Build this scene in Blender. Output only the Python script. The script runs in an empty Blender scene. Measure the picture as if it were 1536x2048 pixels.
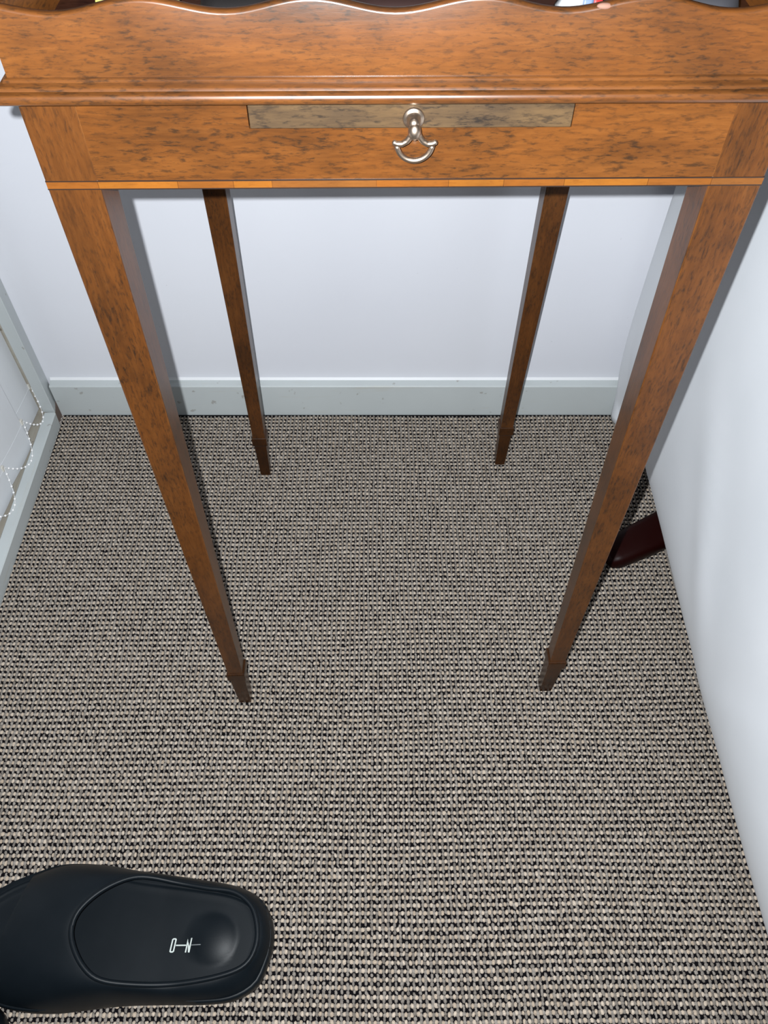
import bpy, bmesh, math, random
import numpy as np
from mathutils import Vector, Matrix

random.seed(7)
rng = np.random.default_rng(7)
PI = math.pi
scene = bpy.context.scene
C = scene.collection

# ------------------------------------------------------------------ camera
CAM_R = Vector((0.99997584, -0.00504146, 0.0047865))
CAM_D = Vector((-0.00115941, -0.79983435, -0.60021968))
CAM_F = Vector((0.00685439, 0.60019963, -0.79982087))
CAM_P = Vector((0.0, 0.0, 0.9))
cam = bpy.data.objects.new('camera', bpy.data.cameras.new('camera'))
C.objects.link(cam)
m = Matrix.Identity(4)
for i in range(3):
    m[i][0] = CAM_R[i]; m[i][1] = -CAM_D[i]; m[i][2] = -CAM_F[i]; m[i][3] = CAM_P[i]
cam.matrix_world = m
cam.data.sensor_width = 36.0
cam.data.sensor_height = 36.0
cam.data.sensor_fit = 'AUTO'
cam.data.lens = 1562.15 / 2048.0 * 36.0
cam.data.clip_start = 0.01
scene.camera = cam

# ------------------------------------------------------------------ world and lights
world = bpy.data.worlds.new('world'); scene.world = world
world.use_nodes = True
world.node_tree.nodes['Background'].inputs[0].default_value = (0.75, 0.85, 1.0, 1)
world.node_tree.nodes['Background'].inputs[1].default_value = 0.005

# the phone's flash: a small lamp just up and left of the lens
fl = bpy.data.lights.new('phone_flash', 'SPOT')
fl.energy = 57.0
fl.color = (0.93, 0.97, 1.0)
fl.shadow_soft_size = 0.0022
fl.spot_size = math.radians(98)
fl.spot_blend = 0.42
flo = bpy.data.objects.new('phone_flash', fl); C.objects.link(flo)
flo.matrix_world = m
flo.location = CAM_P - 0.016 * CAM_R - 0.0095 * CAM_D

# unseen soft fill added overhead to lift the ambient level in the shadows
al = bpy.data.lights.new('ambient_fill', 'AREA')
al.energy = 0.3
al.color = (1.0, 0.95, 0.9)
al.shape = 'DISK'; al.size = 0.6
alo = bpy.data.objects.new('ambient_fill', al); C.objects.link(alo)
alo.location = (0.1, -0.7, 2.36)

scene.view_settings.view_transform = 'Standard'
scene.view_settings.look = 'None'
scene.view_settings.exposure = 0.0
scene.view_settings.gamma = 1.0
scene.view_settings.use_curve_mapping = False

# ------------------------------------------------------------------ helpers
def link(name, me, mat=None, parent=None, smooth=False):
    o = bpy.data.objects.new(name, me); C.objects.link(o)
    if mat is not None:
        for mm in (mat if isinstance(mat, (list, tuple)) else [mat]): me.materials.append(mm)
    if smooth:
        me.polygons.foreach_set('use_smooth', [True] * len(me.polygons))
    if parent is not None: o.parent = parent
    return o

def mesh(name, verts, faces, mat=None, parent=None, smooth=False, fix=True):
    me = bpy.data.meshes.new(name)
    me.from_pydata([tuple(v) for v in verts], [], [tuple(f) for f in faces])
    if fix:
        bm = bmesh.new(); bm.from_mesh(me)
        bmesh.ops.recalc_face_normals(bm, faces=bm.faces); bm.to_mesh(me); bm.free()
    me.update()
    return link(name, me, mat, parent, smooth)

def box(name, x0, x1, y0, y1, z0, z1, mat, parent=None):
    v = [(x, y, z) for z in (z0, z1) for y in (y0, y1) for x in (x0, x1)]
    f = [(0, 2, 3, 1), (4, 5, 7, 6), (0, 1, 5, 4), (2, 6, 7, 3), (0, 4, 6, 2), (1, 3, 7, 5)]
    return mesh(name, v, f, mat, parent)

def prism(name, poly, axis, lo, hi, mat, parent=None, smooth=False):
    """poly: list of 2-D points, extruded along axis ('x','y','z')."""
    n = len(poly)
    def P(p, h):
        return {'x': (h, p[0], p[1]), 'y': (p[0], h, p[1]), 'z': (p[0], p[1], h)}[axis]
    v = [P(p, lo) for p in poly] + [P(p, hi) for p in poly]
    f = [tuple(range(n)), tuple(range(2 * n - 1, n - 1, -1))]
    f += [(i, (i + 1) % n, n + (i + 1) % n, n + i) for i in range(n)]
    return mesh(name, v, f, mat, parent, smooth)

def bevel(o, w, seg=2, angle=30):
    b = o.modifiers.new('bevel', 'BEVEL'); b.width = w; b.segments = seg
    b.limit_method = 'ANGLE'; b.angle_limit = math.radians(angle); b.harden_normals = False
    return o

def rings_mesh(name, rings, mat, parent=None, closed=True, cap0=True, cap1=True, smooth=True):
    n = len(rings[0]); v = [p for r in rings for p in r]; f = []
    for i in range(len(rings) - 1):
        for j in range(n if closed else n - 1):
            k = (j + 1) % n
            f.append((i * n + j, i * n + k, (i + 1) * n + k, (i + 1) * n + j))
    if cap0: f.append(tuple(range(n - 1, -1, -1)))
    if cap1: f.append(tuple((len(rings) - 1) * n + j for j in range(n)))
    return mesh(name, v, f, mat, parent, smooth)

def tube(name, pts, rad, mat, parent=None, seg=10, closed=False):
    pts = [Vector(p) for p in pts]; n = len(pts)
    if not isinstance(rad, (list, tuple)): rad = [rad] * n
    rings = []; up = Vector((0.31, 0.87, 0.38)).normalized()
    for i, p in enumerate(pts):
        if closed: t = pts[(i + 1) % n] - pts[i - 1]
        else: t = pts[min(i + 1, n - 1)] - pts[max(i - 1, 0)]
        t.normalize()
        a = up - up.dot(t) * t
        a.normalize(); b = t.cross(a)
        rings.append([p + rad[i] * (math.cos(2 * PI * k / seg) * a + math.sin(2 * PI * k / seg) * b) for k in range(seg)])
    if closed: rings.append(rings[0])
    return rings_mesh(name, rings, mat, parent, True, not closed, not closed)

def empty(name, loc, rz=0.0):
    o = bpy.data.objects.new(name, None); C.objects.link(o)
    o.location = loc; o.rotation_euler = (0, 0, rz); o.empty_display_size = 0.05
    return o

def tag(o, label=None, cat=None, group=None, kind=None):
    if label: o['label'] = label
    if cat: o['category'] = cat
    if group: o['group'] = group
    if kind: o['kind'] = kind
    return o

# ------------------------------------------------------------------ materials
class N:
    """tiny node-graph helper"""
    def __init__(self, name):
        self.m = bpy.data.materials.new(name); self.m.use_nodes = True
        self.t = self.m.node_tree; self.b = self.t.nodes['Principled BSDF']
    def n(self, kind, **kw):
        nd = self.t.nodes.new(kind)
        for k, v in kw.items(): setattr(nd, k, v)
        return nd
    def l(self, a, b): self.t.links.new(a, b)
    def set(self, **kw):
        for k, v in kw.items():
            i = self.b.inputs[k.replace('_', ' ')]
            i.default_value = (*v, 1) if isinstance(v, tuple) and len(v) == 3 else v
        return self
    def coords(self, scale=(1, 1, 1), rot=(0, 0, 0)):
        tc = self.n('ShaderNodeTexCoord'); mp = self.n('ShaderNodeMapping')
        mp.inputs['Scale'].default_value = scale; mp.inputs['Rotation'].default_value = rot
        self.l(tc.outputs['Object'], mp.inputs['Vector'])
        return mp.outputs['Vector']
    def noise(self, vec, scale=1.0, detail=3.0, rough=0.5, dist=0.0):
        nd = self.n('ShaderNodeTexNoise'); nd.inputs['Scale'].default_value = scale
        nd.inputs['Detail'].default_value = detail; nd.inputs['Roughness'].default_value = rough
        nd.inputs['Distortion'].default_value = dist
        self.l(vec, nd.inputs['Vector']); return nd.outputs['Fac']
    def ramp(self, fac, stops):
        r = self.n('ShaderNodeValToRGB'); e = r.color_ramp.elements
        while len(e) < len(stops): e.new(0.5)
        for i, (p, c) in enumerate(stops):
            e[i].position = p; e[i].color = (*c, 1) if len(c) == 3 else c
        self.l(fac, r.inputs['Fac']); return r.outputs['Color']
    def mix(self, fac, a, b, mode='MIX'):
        x = self.n('ShaderNodeMix', data_type='RGBA', blend_type=mode)
        for s, i in ((fac, 0), (a, 6), (b, 7)):
            if hasattr(s, 'links'): self.l(s, x.inputs[i])
            elif isinstance(s, tuple): x.inputs[i].default_value = (*s, 1)
            else: x.inputs[i].default_value = s
        return x.outputs[2]
    def bump(self, h, strength=0.3, dist=0.001):
        b = self.n('ShaderNodeBump'); b.inputs['Strength'].default_value = strength
        b.inputs['Distance'].default_value = dist
        self.l(h, b.inputs['Height']); self.l(b.outputs['Normal'], self.b.inputs['Normal'])
    def color(self, c): self.l(c, self.b.inputs['Base Color']); return self

def plain(name, col, rough=0.5, metal=0.0, **kw):
    n = N(name); n.set(Base_Color=col, Roughness=rough, Metallic=metal, **kw); return n.m

def wood(name, axis, light, mid, dark, fleck, rough=0.30, coat=0.10, wear=None, tone=(0.46, 0.52, 0.74), spec=0.2, coat_r=0.14):
    n = N(name)
    def sc(k): return {'x': (1, k, k), 'y': (k, 1, k), 'z': (k, k, 1)}[axis]
    big = n.noise(n.coords(sc(6)), 5.0, 5, 0.6, 0.8)
    fine = n.noise(n.coords(sc(9)), 45.0, 4, 0.65, 0.3)
    pores = n.noise(n.coords(sc(4.0)), 150.0, 4, 0.65, 0.2)
    patch = n.noise(n.coords(sc(1.6)), 13.0, 4, 0.6, 0.4)
    base = n.ramp(big, [(0.30, dark), (0.48, mid), (0.66, light)])
    base = n.mix(0.45, base, n.ramp(fine, [(0.32, dark), (0.5, mid), (0.68, light)]))
    base = n.mix(n.ramp(patch, [(0.44, (0, 0, 0)), (0.74, (0.85, 0.85, 0.85))]), base, n.mix(1.0, base, tone, 'MULTIPLY'))
    pm = n.ramp(pores, [(0.50, (0, 0, 0)), (0.66, (0.85, 0.85, 0.85))])
    pp = n.ramp(patch, [(0.30, (0.25, 0.25, 0.25)), (0.60, (1, 1, 1))])
    base = n.mix(n.mix(1.0, pm, pp, 'MULTIPLY'), base, fleck)
    if wear:
        bv = n.n('ShaderNodeBevel', samples=6); bv.inputs['Radius'].default_value = 0.0016
        ge = n.n('ShaderNodeNewGeometry')
        dt = n.n('ShaderNodeVectorMath', operation='DOT_PRODUCT')
        n.l(bv.outputs['Normal'], dt.inputs[0]); n.l(ge.outputs['Normal'], dt.inputs[1])
        edge = n.ramp(dt.outputs['Value'], [(0.80, (1, 1, 1)), (0.97, (0, 0, 0))])
        wn = n.ramp(n.noise(n.coords((1, 1, 1)), 60.0, 3), [(0.42, (0, 0, 0)), (0.6, (1, 1, 1))])
        base = n.mix(n.mix(1.0, edge, wn, 'MULTIPLY'), base, wear)
    n.color(base)
    n.set(Roughness=rough, Coat_Weight=coat, Coat_Roughness=coat_r, Specular_IOR_Level=spec)
    n.bump(fine, 0.10, 0.0005)
    return n.m

LIGHT, MID, DARK, FLECK = (0.112, 0.0395, 0.0090), (0.084, 0.0280, 0.0063), (0.048, 0.0175, 0.0052), (0.016, 0.0092, 0.0052)
M_wood_x = wood('mahogany_lengthwise', 'x', LIGHT, MID, DARK, FLECK)
M_wood_y = wood('mahogany_depthwise', 'y', LIGHT, MID, DARK, FLECK)
M_wood_z = wood('mahogany_upright', 'z', *[(0.84 * k[0], 0.86 * k[1], 0.95 * k[2]) for k in (LIGHT, MID, DARK, FLECK)], wear=(0.17, 0.066, 0.015))
M_polish = wood('polished_mahogany', 'x', LIGHT, MID, DARK, FLECK, rough=0.30, coat=0.8, spec=0.4, coat_r=0.20)
M_foot = wood('dark_stained_foot', 'z', *[tuple(0.45 * q for q in k) for k in (LIGHT, MID, DARK, FLECK)])
M_slide = wood('greyed_walnut', 'x', (0.080, 0.048, 0.0215), (0.058, 0.0345, 0.0160), (0.031, 0.019, 0.0105), (0.009, 0.007, 0.006), rough=0.45, coat=0.1)
M_string = [wood('boxwood_inlay_%d' % i, 'x', l, c, d, f, rough=0.35) for i, (l, c, d, f) in enumerate((
    ((0.150, 0.051, 0.009), (0.130, 0.042, 0.007), (0.125, 0.040, 0.007), (0.09, 0.030, 0.006)),
    ((0.180, 0.064, 0.009), (0.160, 0.055, 0.008), (0.150, 0.050, 0.007), (0.11, 0.036, 0.006)),
    ((0.132, 0.049, 0.011), (0.112, 0.040, 0.009), (0.108, 0.038, 0.008), (0.08, 0.028, 0.007))))]
M_ebony = plain('ebonised_line', (0.016, 0.008, 0.005), 0.4)
M_brass = plain('antique_brass', (0.46, 0.36, 0.28), 0.36, 1.0)
M_redwood = N('dark_red_mahogany').set(Base_Color=(0.010, 0.0014, 0.0011), Roughness=0.42, Specular_IOR_Level=0.08).m
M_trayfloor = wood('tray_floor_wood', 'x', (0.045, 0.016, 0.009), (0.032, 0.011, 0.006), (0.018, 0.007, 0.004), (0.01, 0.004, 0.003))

def wall_mat():
    n = N('white_wall_paint'); v = n.coords()
    c = n.ramp(n.noise(v, 3.0, 3), [(0.3, (0.605, 0.615, 0.665)), (0.7, (0.64, 0.65, 0.695))])
    sp = n.ramp(n.noise(v, 120.0, 2), [(0.76, (1, 1, 1)), (0.80, (0.72, 0.72, 0.72))])
    n.color(n.mix(0.5, c, sp, 'MULTIPLY'))
    n.set(Roughness=0.42, Specular_IOR_Level=0.4)
    n.bump(n.noise(v, 160.0, 3), 0.12, 0.0008)
    return n.m
M_wall = wall_mat()

def trim_mat(name, axis, base=(0.46, 0.492, 0.495), dirt=(0.20, 0.17, 0.14), amount=0.66):
    n = N(name)
    s = {'x': (6, 60, 60), 'y': (60, 6, 60), 'z': (60, 60, 6)}[axis]
    c = n.ramp(n.noise(n.coords(), 8.0, 3), [(0.3, tuple(0.95 * q for q in base)), (0.7, base)])
    st = n.ramp(n.noise(n.coords(s), 1.6, 4, 0.6), [(amount - 0.07, (0, 0, 0)), (amount + 0.05, (1, 1, 1))])
    ch = n.ramp(n.noise(n.coords(), 55.0, 3, 0.55), [(0.665, (0, 0, 0)), (0.70, (1, 1, 1))])
    c = n.mix(n.mix(0.6, st, (0, 0, 0)), c, (0.42, 0.41, 0.36))
    c = n.mix(n.mix(0.5, ch, (0, 0, 0)), c, dirt)
    n.color(c); n.set(Roughness=0.4)
    n.bump(n.noise(n.coords(), 60.0, 3), 0.2, 0.001)
    return n.m
M_trim_x = trim_mat('pale_grey_green_gloss_x', 'x')
M_trim_y = trim_mat('pale_grey_green_gloss_y', 'y')
M_trim_z = trim_mat('pale_grey_green_gloss_z', 'z')
M_dirty = trim_mat('dirty_frame_paint', 'y', (0.34, 0.31, 0.26), (0.08, 0.055, 0.04), 0.55)
M_caulk = plain('white_caulk', (0.68, 0.69, 0.71), 0.4)
M_grime = plain('brown_grime', (0.12, 0.085, 0.07), 0.8)
M_ceiling = plain('ceiling_white', (0.75, 0.75, 0.75), 0.8)
M_glass = plain('night_glass', (0.02, 0.025, 0.03), 0.05)

def cloth_mat():
    n = N('white_cloth'); v = n.coords()
    c = n.ramp(n.noise(v, 7.0, 3), [(0.3, (0.585, 0.61, 0.645)), (0.7, (0.64, 0.66, 0.695))])
    n.color(c); n.set(Roughness=0.75, Sheen_Weight=0.1)
    n.bump(n.noise(v, 260.0, 2), 0.10, 0.0006)
    return n.m
M_cloth = cloth_mat()
M_blind = plain('white_blind_fabric', (0.64, 0.66, 0.685), 0.6)
M_bead = plain('white_plastic_bead', (0.80, 0.80, 0.80), 0.3)
M_clip = plain('clear_plastic_clip', (0.74, 0.72, 0.66), 0.3, Transmission_Weight=0.25)

# carpet yarns: colour changes from loop to loop
def yarn(name, a, b, c):
    n = N(name); g = n.n('ShaderNodeNewGeometry')
    r = n.ramp(g.outputs['Random Per Island'], [(0.0, a), (0.5, b), (1.0, c)])
    tw = n.ramp(n.noise(n.coords((1, 1, 1)), 900.0, 2), [(0.35, (0.72, 0.72, 0.72)), (0.65, (1.0, 1.0, 1.0))])
    n.color(n.mix(1.0, r, tw, 'MULTIPLY'))
    n.set(Roughness=0.9, Sheen_Weight=0.15, Specular_IOR_Level=0.2)
    return n.m
M_beige = yarn('beige_yarn', (0.385, 0.305, 0.230), (0.445, 0.362, 0.282), (0.515, 0.432, 0.350))
M_grey = yarn('grey_yarn', (0.155, 0.134, 0.114), (0.207, 0.183, 0.160), (0.28, 0.25, 0.22))
M_black = plain('black_yarn', (0.0045, 0.004, 0.005), 0.95, Specular_IOR_Level=0.03)

def far_carpet_mat():
    n = N('woven_carpet_beyond'); v = n.coords((1 / 0.006, 1 / 0.0073, 1))
    ch = n.n('ShaderNodeTexChecker'); n.l(v, ch.inputs['Vector']); ch.inputs['Scale'].default_value = 2.0
    ch.inputs['Color1'].default_value = (0.40, 0.36, 0.32, 1); ch.inputs['Color2'].default_value = (0.10, 0.09, 0.085, 1)
    n.color(ch.outputs['Color']); n.set(Roughness=0.95)
    return n.m
M_farcarpet = far_carpet_mat()

def eva_mat():
    n = N('dark_slate_foam'); v = n.coords()
    n.color(n.ramp(n.noise(v, 30.0, 4), [(0.3, (0.0030, 0.0050, 0.0070)), (0.7, (0.0045, 0.0067, 0.0090))]))
    n.set(Roughness=0.44, Specular_IOR_Level=0.14)
    n.bump(n.noise(v, 900.0, 2), 0.06, 0.0004)
    return n.m
M_eva = eva_mat()
M_letter = plain('pale_print', (0.42, 0.46, 0.44), 0.6)
M_letter_dim = plain('worn_print', (0.14, 0.15, 0.155), 0.6)

# ------------------------------------------------------------------ the room
YB = 0.885          # back wall face
floor = box('floor', -0.70, 2.45, -4.0, 0.95, -0.03, -0.0030, M_farcarpet); tag(floor, kind='structure')
tag(box('wall_back', -0.70, 2.45, YB, YB + 0.08, -0.03, 2.4, M_wall), kind='structure')
tag(box('wall_right', 2.4, 2.45, -4.0, YB, -0.03, 2.4, M_wall), kind='structure')
tag(box('wall_front', -0.70, 2.45, -4.05, -4.0, -0.03, 2.4, M_wall), kind='structure')
tag(box('ceiling', -0.70, 2.45, -4.05, 0.95, 2.4, 2.45, M_ceiling), kind='structure')
tag(box('wall_left', -0.70, -0.60, -4.0, -0.9, -0.03, 2.4, M_wall), kind='structure')
tag(box('trim_1', -0.70, -0.60, -0.9, YB, 2.12, 2.4, M_wall), kind='structure')   # lintel over the window

bb = prism('baseboard_back', [(YB, -0.003), (0.8702, -0.003), (0.8702, 0.0588), (0.8712, 0.0600), (YB, 0.0622)], 'x', -0.5030, 2.39, M_trim_x)
tag(bb, kind='structure'); bevel(bb, 0.0008, 2)
ck = prism('caulk_bead', [(YB, 0.0615), (0.8822, 0.0618), (0.8845, 0.0650), (YB, 0.0652)], 'x', -0.5030, 2.39, M_caulk, bb)

# window opening on the left: jamb in the corner, sill along the carpet, dark glass
jamb = prism('trim_2', [(-0.520, 0.8530), (-0.500, 0.8500), (-0.5085, YB), (-0.520, YB)], 'z', 0.022, 2.12, M_trim_z)
tag(jamb, kind='structure'); bevel(jamb, 0.001, 2)
jb = box('trim_3', -0.60, -0.5195, 0.8640, YB, -0.003, 2.12, M_dirty); tag(jb, kind='structure')
sill = prism('trim_4', [(-0.5160, -0.003), (-0.5000, -0.003), (-0.4985, 0.0245), (-0.5000, 0.0262), (-0.5145, 0.0262), (-0.5160, 0.0245)], 'y', -0.9, 0.8480, M_trim_y)
tag(sill, kind='structure')
# sill bottom chipped edge: slight unevenness along its length
trk = box('trim_5', -0.60, -0.5165, -0.9, 0.8640, -0.003, 0.0125, M_dirty); tag(trk, kind='structure')
gr = box('trim_6', -0.5165, -0.5030, 0.8515, YB, -0.003, 0.0215, M_grime); tag(gr, kind='structure')
win = empty('window_1', (-0.64, 0, 0)); tag(win, kind='structure')
def wpart(name, x0, x1, y0, y1, z0, z1, mat): return box(name, x0 + 0.64, x1 + 0.64, y0, y1, z0, z1, mat, win)
wpart('glass_pane', -0.635, -0.630, -0.86, 0.83, 0.05, 2.08, M_glass)
wpart('window_frame', -0.65, -0.605, 0.83, 0.885, 0.0, 2.12, M_trim_z)
wpart('window_frame', -0.65, -0.605, -0.90, -0.86, 0.0, 2.12, M_trim_z)
wpart('window_frame', -0.65, -0.605, -0.86, 0.83, 0.0, 0.05, M_trim_y)
wpart('window_frame', -0.65, -0.605, -0.86, 0.83, 2.08, 2.12, M_trim_y)

# ------------------------------------------------------------------ carpet
PX, PY = 0.0060, 0.0073
x0, x1, y0, y1 = -0.4985, 0.66, -0.06, 0.8690
nx = int((x1 - x0) / PX); ny = int((y1 - y0) / PY)
SEG = 6
def blob_template():
    v = []
    for r, z in ((1.0, 0.0), (0.86, 0.62)):
        for k in range(SEG):
            a = 2 * PI * (k + 0.5) / SEG; v.append((r * math.cos(a), r * math.sin(a), z))
    v.append((0, 0, 1.0)); f = []
    q = [(k, (k + 1) % SEG, SEG + (k + 1) % SEG, SEG + k) for k in range(SEG)]
    t = [(SEG + k, SEG + (k + 1) % SEG, 2 * SEG) for k in range(SEG)]
    return np.array(v), q, t
bv, bq, bt = blob_template(); NV = len(bv)
gx, gy = np.meshgrid(np.arange(nx), np.arange(ny))
gx = gx.ravel().astype(float); gy = gy.ravel().astype(float); n1 = len(gx)
wob = 0.0009 * np.sin(gy * 0.31 + 1.7 * np.sin(gx * 0.045)) + 0.0007 * np.sin(gx * 0.11 + gy * 0.05)
wobx = 0.0010 * np.sin(gy * 0.12 + 0.6 * np.sin(gx * 0.08))
def jit(s): return rng.normal(0, s, n1)
# beige loop, then the grey rib beside it (two short twisted loops per cell)
cells = []
bx_ = x0 + (gx + 0.30) * PX + wobx; by_ = y0 + (gy + 0.28) * PY + wob
cells.append((bx_ + jit(0.00035), by_ + jit(0.0003), 0.00200 * (1 + 0.12 * jit(1)), 0.00262 * (1 + 0.10 * jit(1)), 0.0021 + jit(0.0002), 0.25 * jit(1), 0))
cells.append((bx_ + jit(0.0003), by_ + 0.5 * PY + jit(0.0003), 0.00185 * (1 + 0.1 * jit(1)), 0.00160 * (1 + 0.1 * jit(1)), 0.0020 + jit(0.0002), 0.25 * jit(1), 2))
cells.append((bx_ + PX * 0.5 + jit(0.0003), by_ - 0.02 * PY + jit(0.0004), 0.00195 * (1 + 0.13 * jit(1)), 0.00235 * (1 + 0.1 * jit(1)), 0.0019 + jit(0.0002), 0.30 + 0.28 * jit(1), 1))
cells.append((bx_ + PX * 0.5 + jit(0.0003), by_ + 0.49 * PY + jit(0.0004), 0.00180 * (1 + 0.15 * jit(1)), 0.00235 * (1 + 0.1 * jit(1)), 0.0019 + jit(0.0002), 0.30 + 0.28 * jit(1), 1))
V = []; MI = []
for (cx, cy, rx, ry, h, ang, mi) in cells:
    ca, sa = np.cos(ang), np.sin(ang)
    lx = rx[:, None] * bv[None, :, 0]; ly = ry[:, None] * bv[None, :, 1]
    wx = cx[:, None] + ca[:, None] * lx - sa[:, None] * ly
    wy = cy[:, None] + sa[:, None] * lx + ca[:, None] * ly
    wz = -0.0021 + h[:, None] * bv[None, :, 2]
    V.append(np.stack([wx, wy, wz], -1).reshape(-1, 3)); MI.append(np.full(n1, mi))
V = np.concatenate(V); MI = np.concatenate(MI); nb = len(MI)
base = (np.arange(nb) * NV)
quads = (base[:, None, None] + np.array(bq)[None]).reshape(nb, -1)
tris = (base[:, None, None] + np.array(bt)[None]).reshape(nb, -1)
loops = np.concatenate([quads, tris], 1).ravel()
cnt = np.tile(np.array([4] * SEG + [3] * SEG), nb)
start = np.concatenate([[0], np.cumsum(cnt)[:-1]])
me = bpy.data.meshes.new('carpet_pile')
me.vertices.add(len(V)); me.vertices.foreach_set('co', V.ravel())
me.loops.add(len(loops)); me.loops.foreach_set('vertex_index', loops.astype(np.int32))
me.polygons.add(len(cnt)); me.polygons.foreach_set('loop_start', start.astype(np.int32))
me.polygons.foreach_set('material_index', np.repeat(MI, 2 * SEG).astype(np.int32))
me.polygons.foreach_set('use_smooth', np.ones(len(cnt), dtype=bool))
me.update(calc_edges=True)
pile = link('carpet_pile', me, [M_beige, M_grey, M_black])
tag(pile, 'woven loop pile carpet in beige and grey yarn with black flecks', 'carpet', kind='stuff')
bk = box('carpet_backing', x0, x1, y0, 0.870, -0.0030, -0.0019, M_black, pile)

# ------------------------------------------------------------------ the side table
TC = Vector((0.01272884, 0.58036143, 0.0)); TPHI = 0.014913886561074934
table = empty('side_table', TC, TPHI)
tag(table, 'mahogany side table with scalloped gallery, pull-out slide and tapered legs', 'table')
HA, HC, T1, T2, ZT = 0.6693, 0.0836, 0.0283, 0.0172, 0.7166
# (outer front corner, inner back corner) of each leg at the apron's lower edge and at the cuff
LEGS = [((-0.1914, -0.1898), (-0.1634, -0.1612), (-0.1864, -0.1937), (-0.1694, -0.1763)),
        ((0.1914, -0.1898), (0.1627, -0.1619), (0.1979, -0.1852), (0.1804, -0.1683)),
        ((-0.1911, 0.1594), (-0.1632, 0.1881), (-0.1871, 0.1647), (-0.1701, 0.1821)),
        ((0.1918, 0.1636), (0.1631, 0.1916), (0.1816, 0.1799), (0.1642, 0.1969))]
def quad(p, q, z):
    xa, xb = sorted((p[0], q[0])); ya, yb = sorted((p[1], q[1]))
    return [(xa, ya, z), (xb, ya, z), (xb, yb, z), (xa, yb, z)]
def sq(cx, cy, w, z):
    h = w / 2; return [(cx - h, cy - h, z), (cx + h, cy - h, z), (cx + h, cy + h, z), (cx - h, cy + h, z)]
for (p0, q0, p1, q1) in LEGS:
    lg = rings_mesh('leg', [quad(p1, q1, HC - 0.002), quad(p0, q0, HA), quad(p0, q0, ZT)], M_wood_z, table, smooth=False)
    bevel(lg, 0.0009, 2)
    cx, cy = (p1[0] + q1[0]) / 2, (p1[1] + q1[1]) / 2
    ft = rings_mesh('spade_foot', [sq(cx, cy, 0.0138, 0.0), sq(cx, cy, 0.0142, 0.002), sq(cx, cy, 0.0168, 0.0655), sq(cx, cy, 0.0205, 0.0695),
                                   sq(cx, cy, 0.0207, 0.0815), sq(cx, cy, 0.0196, 0.0836), sq(cx, cy, 0.0168, 0.0840)], M_foot, lg, smooth=False)
    bevel(ft, 0.0004, 1)

YF = -0.1898
# front rail with the slot for the slide
SX0, SX1, SZ0 = -0.0796, 0.0813, 0.7022
g = 0.0007
poly = [(-0.1640, HA), (0.1632, HA), (0.1632, ZT), (SX1 + g, ZT), (SX1 + g, SZ0 - g), (SX0 - g, SZ0 - g), (SX0 - g, ZT), (-0.1640, ZT)]
ap = prism('apron_rail', poly, 'y', YF + 0.0003, YF + 0.018, M_wood_x, table)
box('apron_rail', -0.1640, 0.1632, 0.1720, 0.1895, HA, ZT, M_wood_x, table)
box('apron_rail', -0.1908, -0.1740, -0.1615, 0.1640, HA, ZT, M_wood_y, table)
box('apron_rail', 0.1740, 0.1908, -0.1615, 0.1640, HA, ZT, M_wood_y, table)
# inlaid stringing across the bottom of the front, in short lengths
xs = [-0.1913, -0.1640, -0.1220, -0.0925, -0.0720, -0.0165, 0.0220, 0.0515, 0.0840, 0.1290, 0.1632, 0.1913]
for i in range(len(xs) - 1):
    st = box('inlay_strip', xs[i] + 0.00012, xs[i + 1] - 0.00012, YF - 0.00025, YF + 0.0010, HA + 0.0008, 0.6738, M_string[(0, 1, 0, 1, 2, 0, 1, 0, 1, 0, 2)[i]], table)
box('inlay_line', -0.1913, 0.1913, YF - 0.00022, YF + 0.0010, 0.6738, 0.6744, M_ebony, table)
box('inlay_line', -0.1913, 0.1913, YF - 0.00022, YF + 0.0010, HA + 0.0001, HA + 0.0008, M_ebony, table)

# pull-out slide and its drop handle
sl = box('slide', SX0, SX1, YF - 0.0013, YF + 0.15, SZ0, ZT - 0.0003, M_slide, table); bevel(sl, 0.0005, 2)
hx, hz = 0.0020, 0.7088
def lathe_y(name, prof, cx, cz, mat, parent, seg=24):
    rings = [[(cx + r * math.cos(2 * PI * k / seg), y, cz + r * math.sin(2 * PI * k / seg)) for k in range(seg)] for (r, y) in prof]
    return rings_mesh(name, rings, mat, parent)
ys = YF - 0.0013
lathe_y('rosette', [(0.0052, ys + 0.0002), (0.0055, ys - 0.0008), (0.0050, ys - 0.0016), (0.0040, ys - 0.0018), (0.0034, ys - 0.0024), (0.0028, ys - 0.0050), (0.0026, ys - 0.0072), (0.0010, ys - 0.0082)], hx, hz - 0.0015, M_brass, sl)
yh = ys - 0.0062
def ball(name, c, r, mat, parent, sx=1, sy=1, sz=1, seg=16):
    rings = []
    for i in range(1, 9):
        a = PI * i / 9
        rings.append([(c[0] + sx * r * math.sin(a) * math.cos(2 * PI * k / seg), c[1] + sy * r * math.sin(a) * math.sin(2 * PI * k / seg), c[2] + sz * r * math.cos(a)) for k in range(seg)])
    return rings_mesh(name, rings, mat, parent)
ball('knuckle', (hx + 0.0003, yh - 0.0010, hz - 0.0048), 0.0034, M_brass, sl, 1.0, 1.0, 1.25)
bz = hz - 0.0112
arc = [(hx + 0.0006 + 0.0090 * math.cos(a), yh, bz + 0.0002 - 0.0092 * math.sin(a)) for a in np.linspace(0.12, PI - 0.12, 22)]
bail = tube('bail', arc, 0.00145, M_brass, sl)
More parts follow.
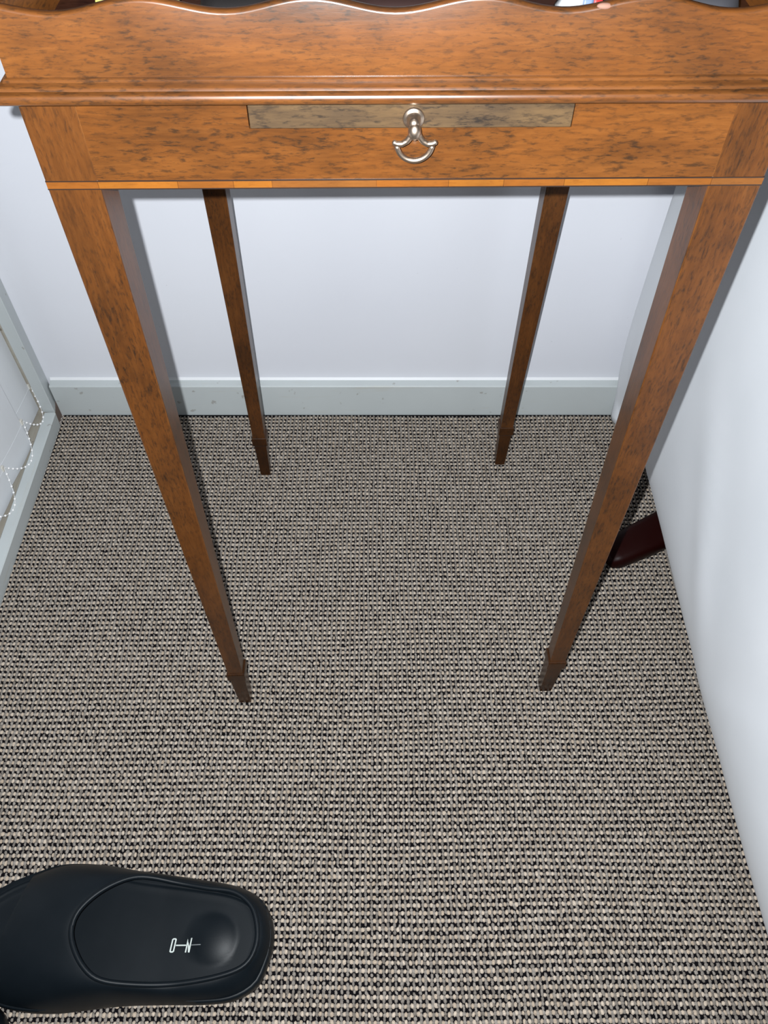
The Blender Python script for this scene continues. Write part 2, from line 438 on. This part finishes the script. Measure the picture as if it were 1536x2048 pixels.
for s in (-1, 1):
    P = [(0.0012, 0.0062), (0.0022, 0.0038), (0.0040, 0.0014), (0.0064, 0.0000), (0.0090, 0.0001), (0.0112, 0.0013)]
    pts = []
    for i in range(len(P) - 1):
        for t in np.linspace(0, 1, 5)[:-1]: pts.append((P[i][0] * (1 - t) + P[i + 1][0] * t, P[i][1] * (1 - t) + P[i + 1][1] * t))
    pts.append(P[-1])
    rr = [0.0017 - 0.0004 * i / len(pts) for i in range(len(pts))]; rr[-1] = 0.0006
    tube('bail_arm', [(hx + 0.0006 + s * q[0], yh - 0.0006, bz + q[1]) for q in pts], rr, M_brass, sl)

# moulding round the tray edge: mitred profile swept round the rectangle
HX, HY = 0.1914, 0.1900
prof = [(0.000, 0.7162), (0.0052, 0.7162)]
prof += [(0.0052 + 0.0030 * math.sin(a), 0.7192 - 0.0030 * math.cos(a)) for a in np.linspace(0.2, PI - 0.25, 9)]
prof += [(0.0052, 0.7224), (0.0058, 0.7227), (0.0052, 0.7236), (0.0040, 0.7244), (0.0026, 0.7249), (0.0021, 0.7251), (0.0021, 0.7257), (0.0017, 0.7262), (0.0009, 0.7266), (0.0, 0.7268)]
rings = []
for (o_, z_) in prof:
    rings.append([(-HX - o_, -HY - o_, z_), (HX + o_, -HY - o_, z_), (HX + o_, HY + o_, z_), (-HX - o_, HY + o_, z_)])
mo = rings_mesh('moulding', rings, M_polish, table, cap0=True, cap1=True, smooth=False)
for p in mo.data.polygons: p.use_smooth = True
mo.data.set_sharp_from_angle(angle=math.radians(35))
trf = box('tray_floor', -HX + 0.004, HX - 0.004, -HY + 0.004, HY - 0.004, 0.7262, 0.7285, M_trayfloor, table)

# scalloped gallery boards
def wave(x, lam=0.0769, x0_=-0.0076):
    return 0.7574 - 0.0027 * math.cos(2 * PI * (x - x0_) / lam) - 0.0016 * (abs(x) / 0.19) ** 3
def gallery(along, lo, hi, d0, d1, mat):
    n_ = 97; us = np.linspace(lo, hi, n_); v = []; f = []
    def P(u, d, z): return (u, d, z) if along == 'x' else (d, u, z)
    rows = []
    for u in us:
        zt = wave(u); e = 0.0016
        sec = [(d0, 0.7268), (d0, zt - e), (d0 + 0.0003, zt - 0.4 * e), (d0 + e, zt), (d1 - e, zt), (d1 - 0.0003, zt - 0.4 * e), (d1, zt - e), (d1, 0.7268)]
        rows.append([P(u, d, z) for d, z in sec])
    o = rings_mesh('gallery_board', rows, mat, table, smooth=True)
    o.data.set_sharp_from_angle(angle=math.radians(50)); return o
gf = gallery('x', -HX, HX, -HY, -HY + 0.0062, M_polish)
gallery('x', -HX, HX, HY, HY - 0.0062, M_wood_x)
gallery('y', -HY + 0.0062, HY - 0.0062, -HX, -HX + 0.0062, M_wood_y)
gallery('y', -HY + 0.0062, HY - 0.0062, HX, HX - 0.0062, M_wood_y)
ball('edge_chip', (0.0865, -HY + 0.0012, wave(0.0865) - 0.0009), 0.0036, plain('bare_pale_wood', (0.15, 0.082, 0.060), 0.7, Specular_IOR_Level=0.1), gf, 1.0, 0.45, 0.38)

# ------------------------------------------------------------------ small things lying in the tray
def tw(x, y, z):
    c, s = math.cos(TPHI), math.sin(TPHI); return (TC.x + c * x - s * y, TC.y + s * x + c * y, z)
def soft_box(name, x, y, w, d, h, rz, mat, label, cat, group=None):
    e_ = 8; v = []; f = []; rows = []
    for i in range(7):
        a = -PI / 2 + PI * i / 6
        sc = max(0.05, math.cos(a)) ** 0.45; z = h / 2 + h / 2 * math.copysign(abs(math.sin(a)) ** 0.7, math.sin(a))
        ring = []
        for k in range(20):
            b = 2 * PI * k / 20
            cx = math.copysign(abs(math.cos(b)) ** 0.45, math.cos(b)); sy = math.copysign(abs(math.sin(b)) ** 0.45, math.sin(b))
            ring.append((w / 2 * sc * cx, d / 2 * sc * sy, z))
        rows.append(ring)
    o = rings_mesh(name, rows, mat); o.location = tw(x, y, 0.7285); o.rotation_euler = (0, 0, TPHI + rz)
    return tag(o, label, cat, group)
M_pouch = plain('grey_navy_fabric', (0.014, 0.014, 0.018), 0.8)
M_case = plain('black_leather', (0.008, 0.007, 0.007), 0.4)
M_tan = plain('dark_brown_leather', (0.014, 0.006, 0.005), 0.5)
soft_box('fabric_pouch', -0.158, -0.085, 0.044, 0.055, 0.018, 0.0, M_pouch, 'dark grey fabric pouch in the tray beside the yellow tube cap', 'pouch')
soft_box('leather_wallet', 0.142, -0.105, 0.064, 0.09, 0.018, -0.1, M_pouch, 'dark slate wallet lying at the right end of the tray', 'wallet')
soft_box('glasses_case', -0.085, -0.120, 0.040, 0.09, 0.020, 0.05, M_case, 'black case lying in the tray left of the middle', 'case')
soft_box('coin_purse', 0.010, -0.115, 0.080, 0.08, 0.016, 0.0, M_tan, 'dark brown leather purse in the middle of the tray', 'purse')
tub = empty('tube', tw(-0.1475, -0.123, 0.7285), TPHI)
tag(tub, 'small tube with a yellow cap lying in the tray', 'tube')
def lathe_x(name, prof, mat, parent, seg=16):
    return rings_mesh(name, [[(x, r * math.cos(2 * PI * k / seg), 0.0055 + r * math.sin(2 * PI * k / seg)) for k in range(seg)] for (x, r) in prof], mat, parent)
lathe_x('body', [(-0.004, 0.0045), (-0.003, 0.0052), (0.022, 0.0050), (0.030, 0.0030)], plain('olive_plastic', (0.10, 0.10, 0.03), 0.4), tub)
lathe_x('cap', [(-0.0125, 0.0040), (-0.012, 0.0048), (-0.0045, 0.0052), (-0.004, 0.0040)], plain('yellow_green_plastic', (0.28, 0.28, 0.07), 0.5), tub)
sac = empty('sachet', tw(0.0925, -0.120, 0.7285), TPHI)
tag(sac, 'small white sachet with blue and red bands behind the gallery', 'sachet')
def sachet_piece(name, xa, xb, mat):
    rows = []
    for x in np.linspace(xa, xb, 5):
        t = 0.0085 * (1 - (x / 0.0135) ** 4) + 0.0006
        rows.append([(x, -0.006 , 0.0), (x, -0.0045, t), (x, 0.0045, t), (x, 0.006, 0.0)])
    return rings_mesh(name, rows, mat, sac)
sachet_piece('wrapper', -0.0130, 0.0000, plain('white_foil', (0.30, 0.31, 0.32), 0.5))
sachet_piece('blue_band', 0.0000, 0.0055, plain('blue_foil', (0.07, 0.10, 0.17), 0.5))
sachet_piece('red_band', 0.0055, 0.0130, plain('red_foil', (0.28, 0.018, 0.018), 0.5))

# ------------------------------------------------------------------ vertical blind
blind = empty('vertical_blind', (-0.528, 0.4, 0.02))
tag(blind, 'white vertical blind with bead chains hanging by the left window frame', 'blind')
BO = Vector((-0.528, 0.4, 0.02))
def loc(p): return tuple(Vector(p) - BO)
far = [(-0.5300, 0.862), (-0.5205, 0.787), (-0.5225, 0.699)]
while far[-1][1] > -0.75: far.append((-0.5225, far[-1][1] - 0.0845))
clips = []
for i, (xf, yf) in enumerate(far):
    nxr, nyr = (xf - 0.0100, yf - 0.0885)
    th = 0.0004
    dvec = Vector((nxr - xf, nyr - yf)).normalized(); nn_ = Vector((-dvec.y, dvec.x)); nn_ = nn_ if nn_.x > 0 else -nn_
    def strip(name, z0, z1, t, par):
        pts = []
        for k in range(7):
            u = k / 6.0; bow = 0.0016 * math.sin(PI * u)
            pts.append((xf + (nxr - xf) * u + nn_.x * bow, yf + (nyr - yf) * u + nn_.y * bow))
        ring0 = [(p[0] + nn_.x * t, p[1] + nn_.y * t) for p in pts] + [(p[0] - nn_.x * t, p[1] - nn_.y * t) for p in reversed(pts)]
        return rings_mesh(name, [[loc((p[0], p[1], z0)) for p in ring0], [loc((p[0], p[1], z1)) for p in ring0]], M_blind, par, smooth=False)
    slat = strip('slat', 0.020, 2.06, th, blind)
    strip('weight_pocket', 0.0205, 0.0640, 0.00065, slat)
    cl = (xf + 0.0006, yf + 0.0020, 0.0665)
    b_ = box('chain_clip', cl[0] - BO.x - 0.0018, cl[0] - BO.x + 0.0018, cl[1] - BO.y - 0.0022, cl[1] - BO.y + 0.0032, cl[2] - BO.z - 0.0045, cl[2] - BO.z + 0.0045, M_clip, slat)
    bevel(b_, 0.0006, 2)
    clips.append(cl)
box('head_rail', -0.02, 0.02, -0.85 - 0.35, 0.87 - 0.4, 2.04, 2.08, M_blind, blind)
bead_me = None
for i in range(len(clips) - 1):
    a, b = Vector(clips[i]), Vector(clips[i + 1])
    a += Vector((0.002, 0.0015, 0)); b += Vector((0.002, 0.0025, 0))
    pts = []
    for k in range(41):
        u = k / 40.0; p = a.lerp(b, u)
        p.z -= 0.036 * (1 - (2 * u - 1) ** 2) ; p.x += 0.012 * math.sin(PI * u)
        pts.append(p)
    cord = tube('bead_chain', [loc(p) for p in pts], 0.00035, M_bead, blind, 5)
    L = [0.0]
    for k in range(40): L.append(L[-1] + (pts[k + 1] - pts[k]).length)
    nbd = int(L[-1] / 0.0085)
    for q in range(1, nbd):
        s_ = q * L[-1] / nbd; k = max(j for j in range(41) if L[j] <= s_); k = min(k, 39)
        u = (s_ - L[k]) / (L[k + 1] - L[k]); p = pts[k].lerp(pts[k + 1], u)
        if bead_me is None:
            bo_ = ball('bead', (0, 0, 0), 0.0016, M_bead, cord, seg=10); bead_me = bo_.data
        else:
            bo_ = bpy.data.objects.new('bead', bead_me); C.objects.link(bo_); bo_.parent = cord
        bo_.location = loc(p)

# ------------------------------------------------------------------ draped white cloth on the right
def drape():
    zs = np.concatenate([np.linspace(0.030, 0.20, 26), np.linspace(0.215, 0.735, 26)])
    XL, YK, YN, XR, rc = 0.3475, 0.8685, -0.30, 0.93, 0.022
    path = []
    def add(x, y, nx_, ny_): path.append((x, y, nx_, ny_))
    for x in np.linspace(XR, XL + rc, 20): add(x, YK, 0, 1)
    for a in np.linspace(PI / 2, PI, 7)[1:]: add(XL + rc + rc * math.cos(a), YK - rc + rc * math.sin(a), math.cos(a), math.sin(a))
    for y in np.linspace(YK - rc, YN + rc, 110)[1:]: add(XL, y, -1, 0)
    for a in np.linspace(PI, 1.5 * PI, 7)[1:]: add(XL + rc + rc * math.cos(a), YN + rc + rc * math.sin(a), math.cos(a), math.sin(a))
    for x in np.linspace(XL + rc, XR, 20)[1:]: add(x, YN, 0, -1)
    def wr(s, z):
        w = 0.0024 * math.sin(9 * s + 5 * z + 1.3 * math.sin(7 * z + 3 * s)) * math.sin(6.5 * z - 4 * s + 0.7)
        w += 0.0016 * math.sin(17 * s - 11 * z + 2 * math.sin(5 * s)) * min(1, z * 6)
        f1 = (s - 0.95) * 0.72 + (z - 0.22) * 0.69; f2 = (s - 1.10) * 0.80 - (z - 0.14) * 0.60
        w += 0.0040 * math.exp(-(f1 / 0.03) ** 2) * math.exp(-((s - 0.95) ** 2 + (z - 0.22) ** 2) / 0.02)
        w += 0.0042 / (1 + math.exp(-f2 / 0.008)) * math.exp(-((z - 0.16) / 0.15) ** 2)
        return w
    rows = []
    for z in zs:
        tuck = 0.041 * math.exp(-(z - 0.030) / 0.060); s = 0.0; row = []; lx, ly = path[0][0], path[0][1]
        for (x, y, nx_, ny_) in path:
            s += math.hypot(x - lx, y - ly); lx, ly = x, y
            k = wr(s, z) * (1 if nx_ < 0 else 0.3) - tuck * (abs(nx_) if nx_ < 0 else 0.35)
            if ny_ > 0: k = min(k, 0.0) * 0.3
            hem = 0.026 * min(1.0, max(0.0, (y - 0.70) / 0.09)) * math.exp(-(z - 0.03) / 0.04)
            k -= 0.022 * (hem / 0.026) * (abs(nx_) if nx_ < 0 else 0)
            row.append((x + nx_ * k, y + ny_ * k, z - hem))
        rows.append(row)
    cz = [(0.5 * XL + 0.5 * XR, 0.28)]
    top = []
    for f_, dz in ((0.97, 0.012), (0.9, 0.017), (0.5, 0.019), (0.05, 0.020)):
        top.append([(cz[0][0] + (p[0] - cz[0][0]) * f_, cz[0][1] + (p[1] - cz[0][1]) * f_, 0.735 + dz) for p in rows[-1]])
    rows += top
    o = rings_mesh('tablecloth', rows, M_cloth, None, closed=True, cap0=False, cap1=True)
    sd = o.modifiers.new('thickness', 'SOLIDIFY'); sd.thickness = 0.0012; sd.offset = -1
    return o
cl = drape()
tag(cl, 'plain white cloth draped almost to the carpet on the right', 'tablecloth')

ped = empty('pedestal_table', (0.62, 0.745, 0.0))
tag(ped, 'table on dark red mahogany sabre foot showing beneath the white cloth', 'table')
def sabre(ang, L0=0.335):
    ca, sa = math.cos(ang), math.sin(ang); rings = []
    for (s, zc, hh, hw) in ((-0.016, 0.013, 0.004, 0.010), (-0.012, 0.0135, 0.010, 0.017), (0.0, 0.0145, 0.0140, 0.0215), (0.05, 0.0160, 0.0155, 0.0250), (0.09, 0.0190, 0.0155, 0.0255),
                            (0.14, 0.034, 0.017, 0.0195), (0.20, 0.070, 0.021, 0.019), (0.26, 0.125, 0.028, 0.018), (0.31, 0.185, 0.034, 0.018), (0.325, 0.20, 0.036, 0.018)):
        ring = []
        for k in range(16):
            b = 2 * PI * k / 16
            u = math.copysign(abs(math.cos(b)) ** 0.55, math.cos(b)) * hw; w = math.copysign(abs(math.sin(b)) ** 0.55, math.sin(b)) * hh
            r = L0 - s; ring.append((r * ca - u * sa, r * sa + u * ca, max(0.0, zc + w)))
        rings.append(ring)
    return rings_mesh('sabre_foot', rings, M_redwood, ped)
A0 = math.atan2(0.592 - 0.745, 0.318 - 0.62)
sabre(A0, 0.335)
rings = [[(r * math.cos(2 * PI * k / 24), r * math.sin(2 * PI * k / 24), z) for k in range(24)] for (r, z) in ((0.02, 0.13), (0.034, 0.15), (0.036, 0.24), (0.026, 0.27), (0.022, 0.40), (0.034, 0.50), (0.024, 0.56), (0.05, 0.68), (0.06, 0.70))]
rings_mesh('column', rings, M_redwood, ped)
rings = [[(0.02 + sx * 0.25 * math.cos(2 * PI * k / 40), -0.40 * 0 - 0.14 + 0.25 * math.sin(2 * PI * k / 40), z) for k in range(40) for sx in (1,)] for z in (0.70, 0.722)]
tp = rings_mesh('table_top', rings, M_redwood, ped, smooth=False); bevel(tp, 0.004, 2)

# ------------------------------------------------------------------ slide sandals
OUT = np.array([(-0.4190, 0.128), (-0.4140, 0.148), (-0.3990, 0.1665), (-0.3790, 0.1800), (-0.3560, 0.1895), (-0.3330, 0.1970), (-0.3100, 0.1985), (-0.2790, 0.1960), (-0.2460, 0.1900), (-0.2140, 0.1860), (-0.1820, 0.1820),
                (-0.1500, 0.1770), (-0.1285, 0.1690), (-0.1155, 0.1585), (-0.1075, 0.1420), (-0.1052, 0.1240), (-0.1100, 0.1040), (-0.1185, 0.0870), (-0.1400, 0.0755), (-0.1700, 0.0725),
                (-0.2100, 0.0725), (-0.2500, 0.0715), (-0.2800, 0.0685), (-0.3080, 0.0660), (-0.3360, 0.0668), (-0.3640, 0.0720), (-0.3880, 0.0830), (-0.4060, 0.1000), (-0.4155, 0.1140)])
OPN = np.array([(-0.2930, 0.1330), (-0.2880, 0.1480), (-0.2720, 0.1640), (-0.2500, 0.1760), (-0.2310, 0.1785), (-0.2020, 0.1745), (-0.1730, 0.1700), (-0.1450, 0.1660), (-0.1265, 0.1530), (-0.1190, 0.1330),
                (-0.1200, 0.1150), (-0.1300, 0.1010), (-0.1550, 0.0925), (-0.1930, 0.0870), (-0.2300, 0.0860), (-0.2590, 0.0890), (-0.2760, 0.1000), (-0.2890, 0.1180)])
def resample(P, n, start_dir):
    P = np.array(P); Q = np.vstack([P, P[:1]])
    # closed Catmull-Rom, then equal angle about the loop's arc length
    pts = []
    k = len(P)
    for i in range(k):
        p0, p1, p2, p3 = P[i - 1], P[i], P[(i + 1) % k], P[(i + 2) % k]
        for t in np.linspace(0, 1, 12)[:-1]:
            pts.append(0.5 * ((2 * p1) + (-p0 + p2) * t + (2 * p0 - 5 * p1 + 4 * p2 - p3) * t * t + (-p0 + 3 * p1 - 3 * p2 + p3) * t ** 3))
    pts = np.array(pts); d = np.r_[0, np.cumsum(np.linalg.norm(np.diff(np.vstack([pts, pts[:1]]), axis=0), axis=1))]
    s = np.linspace(0, d[-1], n + 1)[:-1]; pc = np.vstack([pts, pts[:1]])
    return np.stack([np.interp(s, d, pc[:, 0]), np.interp(s, d, pc[:, 1])], 1)
NS = 96
SO = np.array((-0.262, 0.128))
out = resample(OUT, NS, 0) - SO
opn = resample(OPN, NS, 0) - SO
def inset(P, dist):
    T_ = np.roll(P, -1, 0) - np.roll(P, 1, 0); T_ /= np.linalg.norm(T_, axis=1)[:, None]
    Nn = np.stack([T_[:, 1], -T_[:, 0]], 1)
    area = 0.5 * np.sum(P[:, 0] * np.roll(P[:, 1], -1) - np.roll(P[:, 0], -1) * P[:, 1])
    if area < 0: Nn = -Nn      # outward normal
    return P - Nn * dist
DC = np.array((-0.1640, 0.1262)) - SO     # heel dent
def foot_z(x, y):
    z = 0.0265 + 0.004 * max(0.0, (x - 0.05)) / 0.1
    r = math.hypot(x - DC[0], y - DC[1])
    z += 0.0042 * max(0.0, 1 - (r / 0.0235) ** 2) ** 0.9
    return z
def make_slide(mirror=1):
    root = empty('slide_sandal', (SO[0], SO[1], 0.0))
    def ring(P, z): return [(p[0], mirror * p[1], (z(p[0], p[1]) if callable(z) else z)) for p in P]
    rim_z = lambda x, y: 0.0275
    rings = [ring(inset(out, 0.007), 0.0), ring(inset(out, 0.003), 0.0012), ring(inset(out, 0.0008), 0.006), ring(inset(out, 0.0), 0.014), ring(inset(out, 0.0002), 0.021), ring(inset(out, 0.0022), 0.030),
             ring(inset(out, 0.0050), lambda x, y: rim_z(x, y) - 0.004), ring(inset(out, 0.0072), rim_z), ring(inset(out, 0.0092), lambda x, y: rim_z(x, y) + 0.0002), ring(inset(out, 0.0108), lambda x, y: rim_z(x, y) - 0.002),
             ring(inset(out, 0.0122), lambda x, y: foot_z(x, y) + 0.0012), ring(inset(out, 0.0150), lambda x, y: foot_z(x, y) + 0.0004)]
    core = inset(out, 0.0185); cen = np.array((0.0, 0.0))
    spine = lambda p: np.array((max(-0.105, min(0.105, p[0] * 0.8)), 0.0))
    for f_ in np.linspace(1.0, 0.0, 16):
        P = np.array([spine(p) + (p - spine(p)) * f_ for p in core])
        rings.append(ring(P, foot_z))
    so = rings_mesh('sole', rings, M_eva, root, cap0=True, cap1=False)
    # upper: from the outline up and over to the opening's front edge, cut open at the toe
    rows = []
    nrow = 18
    mid = lambda t: t
    for i in range(nrow):
        t = i / (nrow - 1.0); row = []
        for j in range(NS):
            o_ = out[j]; p_ = opn_at(j)
            hz_ = ZP(p_[0])
            lift = math.sin(t * PI / 2) ** 0.75
            xy = o_ + (p_ - o_) * (t ** 1.25)
            z = 0.017 + (hz_ - 0.017) * lift
            row.append((xy[0], mirror * xy[1], z))
        rows.append(row)
    up = rings_mesh('upper', rows, M_eva, root, cap0=False, cap1=False)
    bm = bmesh.new(); bm.from_mesh(up.data)
    bmesh.ops.bisect_plane(bm, geom=bm.verts[:] + bm.edges[:] + bm.faces[:], plane_co=(-0.3590 - SO[0], mirror * (0.1470 - SO[1]), 0.05), plane_no=(-1.0, mirror * 0.28, 0.35), clear_outer=True)
    bm.to_mesh(up.data); bm.free()
    sd = up.modifiers.new('thickness', 'SOLIDIFY'); sd.thickness = 0.0055; sd.offset = -1
    bevel(up, 0.0012, 2, 50)
    # raised rim round the foot opening
    tube('rim', [(p[0], mirror * p[1], ZP(p[0]) - 0.0004) for p in opn], [RP(p[0]) for p in opn], M_eva, root, 10, True)
    return root, so
def ZP(x):
    # height of the opening's edge: low at the heel, high over the instep
    u = min(1.0, max(0.0, (0.075 - x) / 0.105))
    return 0.0445 + 0.022 * (u * u * (3 - 2 * u))
def RP(x): return 0.0026
ang_o = np.arctan2(opn[:, 1], opn[:, 0])
# match each outline point with an opening point (nearest by direction from a spine, kept in order)
ds = []
for j in range(NS):
    d = np.linalg.norm(opn - out[j] * np.array((0.75, 0.85)), axis=1); ds.append(int(np.argmin(d)))
un = [float(ds[0])]
for j in range(1, NS):
    un.append(un[-1] + ((ds[j] - un[-1] + NS / 2) % NS) - NS / 2)
turn = round((un[-1] - un[0]) / NS) * NS
ext = np.array([u - turn for u in un] + un + [u + turn for u in un])
for _ in range(3): ext = np.convolve(ext, np.ones(9) / 9, mode='same')
def opn_at(j):
    u = ext[NS + j]; i0 = int(math.floor(u)); f_ = u - i0
    return opn[i0 % NS] * (1 - f_) + opn[(i0 + 1) % NS] * f_
slide1, sole1 = make_slide(1)
tag(slide1, 'dark slate foam slide sandal with O-N print on its heel footbed', 'sandal', 'pair of slide sandals')
# print on the footbed
def glyph(name, polys, mat, z=0.00025):
    v = []; f = []
    for P in polys:
        b0 = len(v); n_ = len(P)
        for (x, y) in P: v.append((x - SO[0], y - SO[1], foot_z(x - SO[0], y - SO[1]) + z))
        f.append(tuple(range(b0, b0 + n_)))
    o = mesh(name, v, f, mat, sole1, fix=False)
    sd = o.modifiers.new('t', 'SOLIDIFY'); sd.thickness = 0.0002; sd.offset = 0
    return o
LX, LY = -0.2030, 0.1214
SL = 0.10
def sk(x, y): return (LX + 0.92 * (x - LX) + SL * (y - LY), LY + 0.92 * (y - LY))
def bar(xa, xb, ya, yb): return [sk(xa, ya), sk(xb, ya), sk(xb, yb), sk(xa, yb)]
o_out = [(LX - 0.0025, LY - 0.0058), (LX - 0.0012, LY - 0.0068), (LX + 0.0012, LY - 0.0068), (LX + 0.0025, LY - 0.0058), (LX + 0.0025, LY + 0.0058), (LX + 0.0012, LY + 0.0068), (LX - 0.0012, LY + 0.0068), (LX - 0.0025, LY + 0.0058)]
o_in = [(LX - 0.0011, LY - 0.0050), (LX - 0.0007, LY - 0.0055), (LX + 0.0007, LY - 0.0055), (LX + 0.0011, LY - 0.0050), (LX + 0.0011, LY + 0.0050), (LX + 0.0007, LY + 0.0055), (LX - 0.0007, LY + 0.0055), (LX - 0.0011, LY + 0.0050)]
ring_q = [[sk(*o_out[i]), sk(*o_out[(i + 1) % 8]), sk(*o_in[(i + 1) % 8]), sk(*o_in[i])] for i in range(8)]
glyph('letter_o', ring_q, M_letter)
glyph('dash', [bar(LX + 0.0030, LX + 0.0140, LY - 0.0006, LY + 0.0006)], M_letter)
NX = LX + 0.0168
glyph('letter_n', [bar(NX - 0.0025, NX - 0.0011, LY - 0.0068, LY + 0.0068), bar(NX + 0.0011, NX + 0.0025, LY - 0.0068, LY + 0.0068),
                   [sk(NX - 0.0025, LY + 0.0068), sk(NX - 0.0009, LY + 0.0068), sk(NX + 0.0025, LY - 0.0068), sk(NX + 0.0009, LY - 0.0068)]], M_letter, 0.00028)
dash2 = [bar(NX + 0.0030 + 0.0021 * i, NX + 0.0030 + 0.0021 * (i + 1), LY - 0.0004, LY + 0.0004) for i in range(5)]
glyph('worn_dash', dash2, M_letter_dim, 0.0004)

slide2, sole2 = make_slide(-1)
slide2.location = (-0.3925, -0.0775, 0.0); slide2.rotation_euler = (0, 0, PI / 2)
tag(slide2, 'other dark slide sandal, only its heel edge showing in the corner', 'sandal', 'pair of slide sandals')
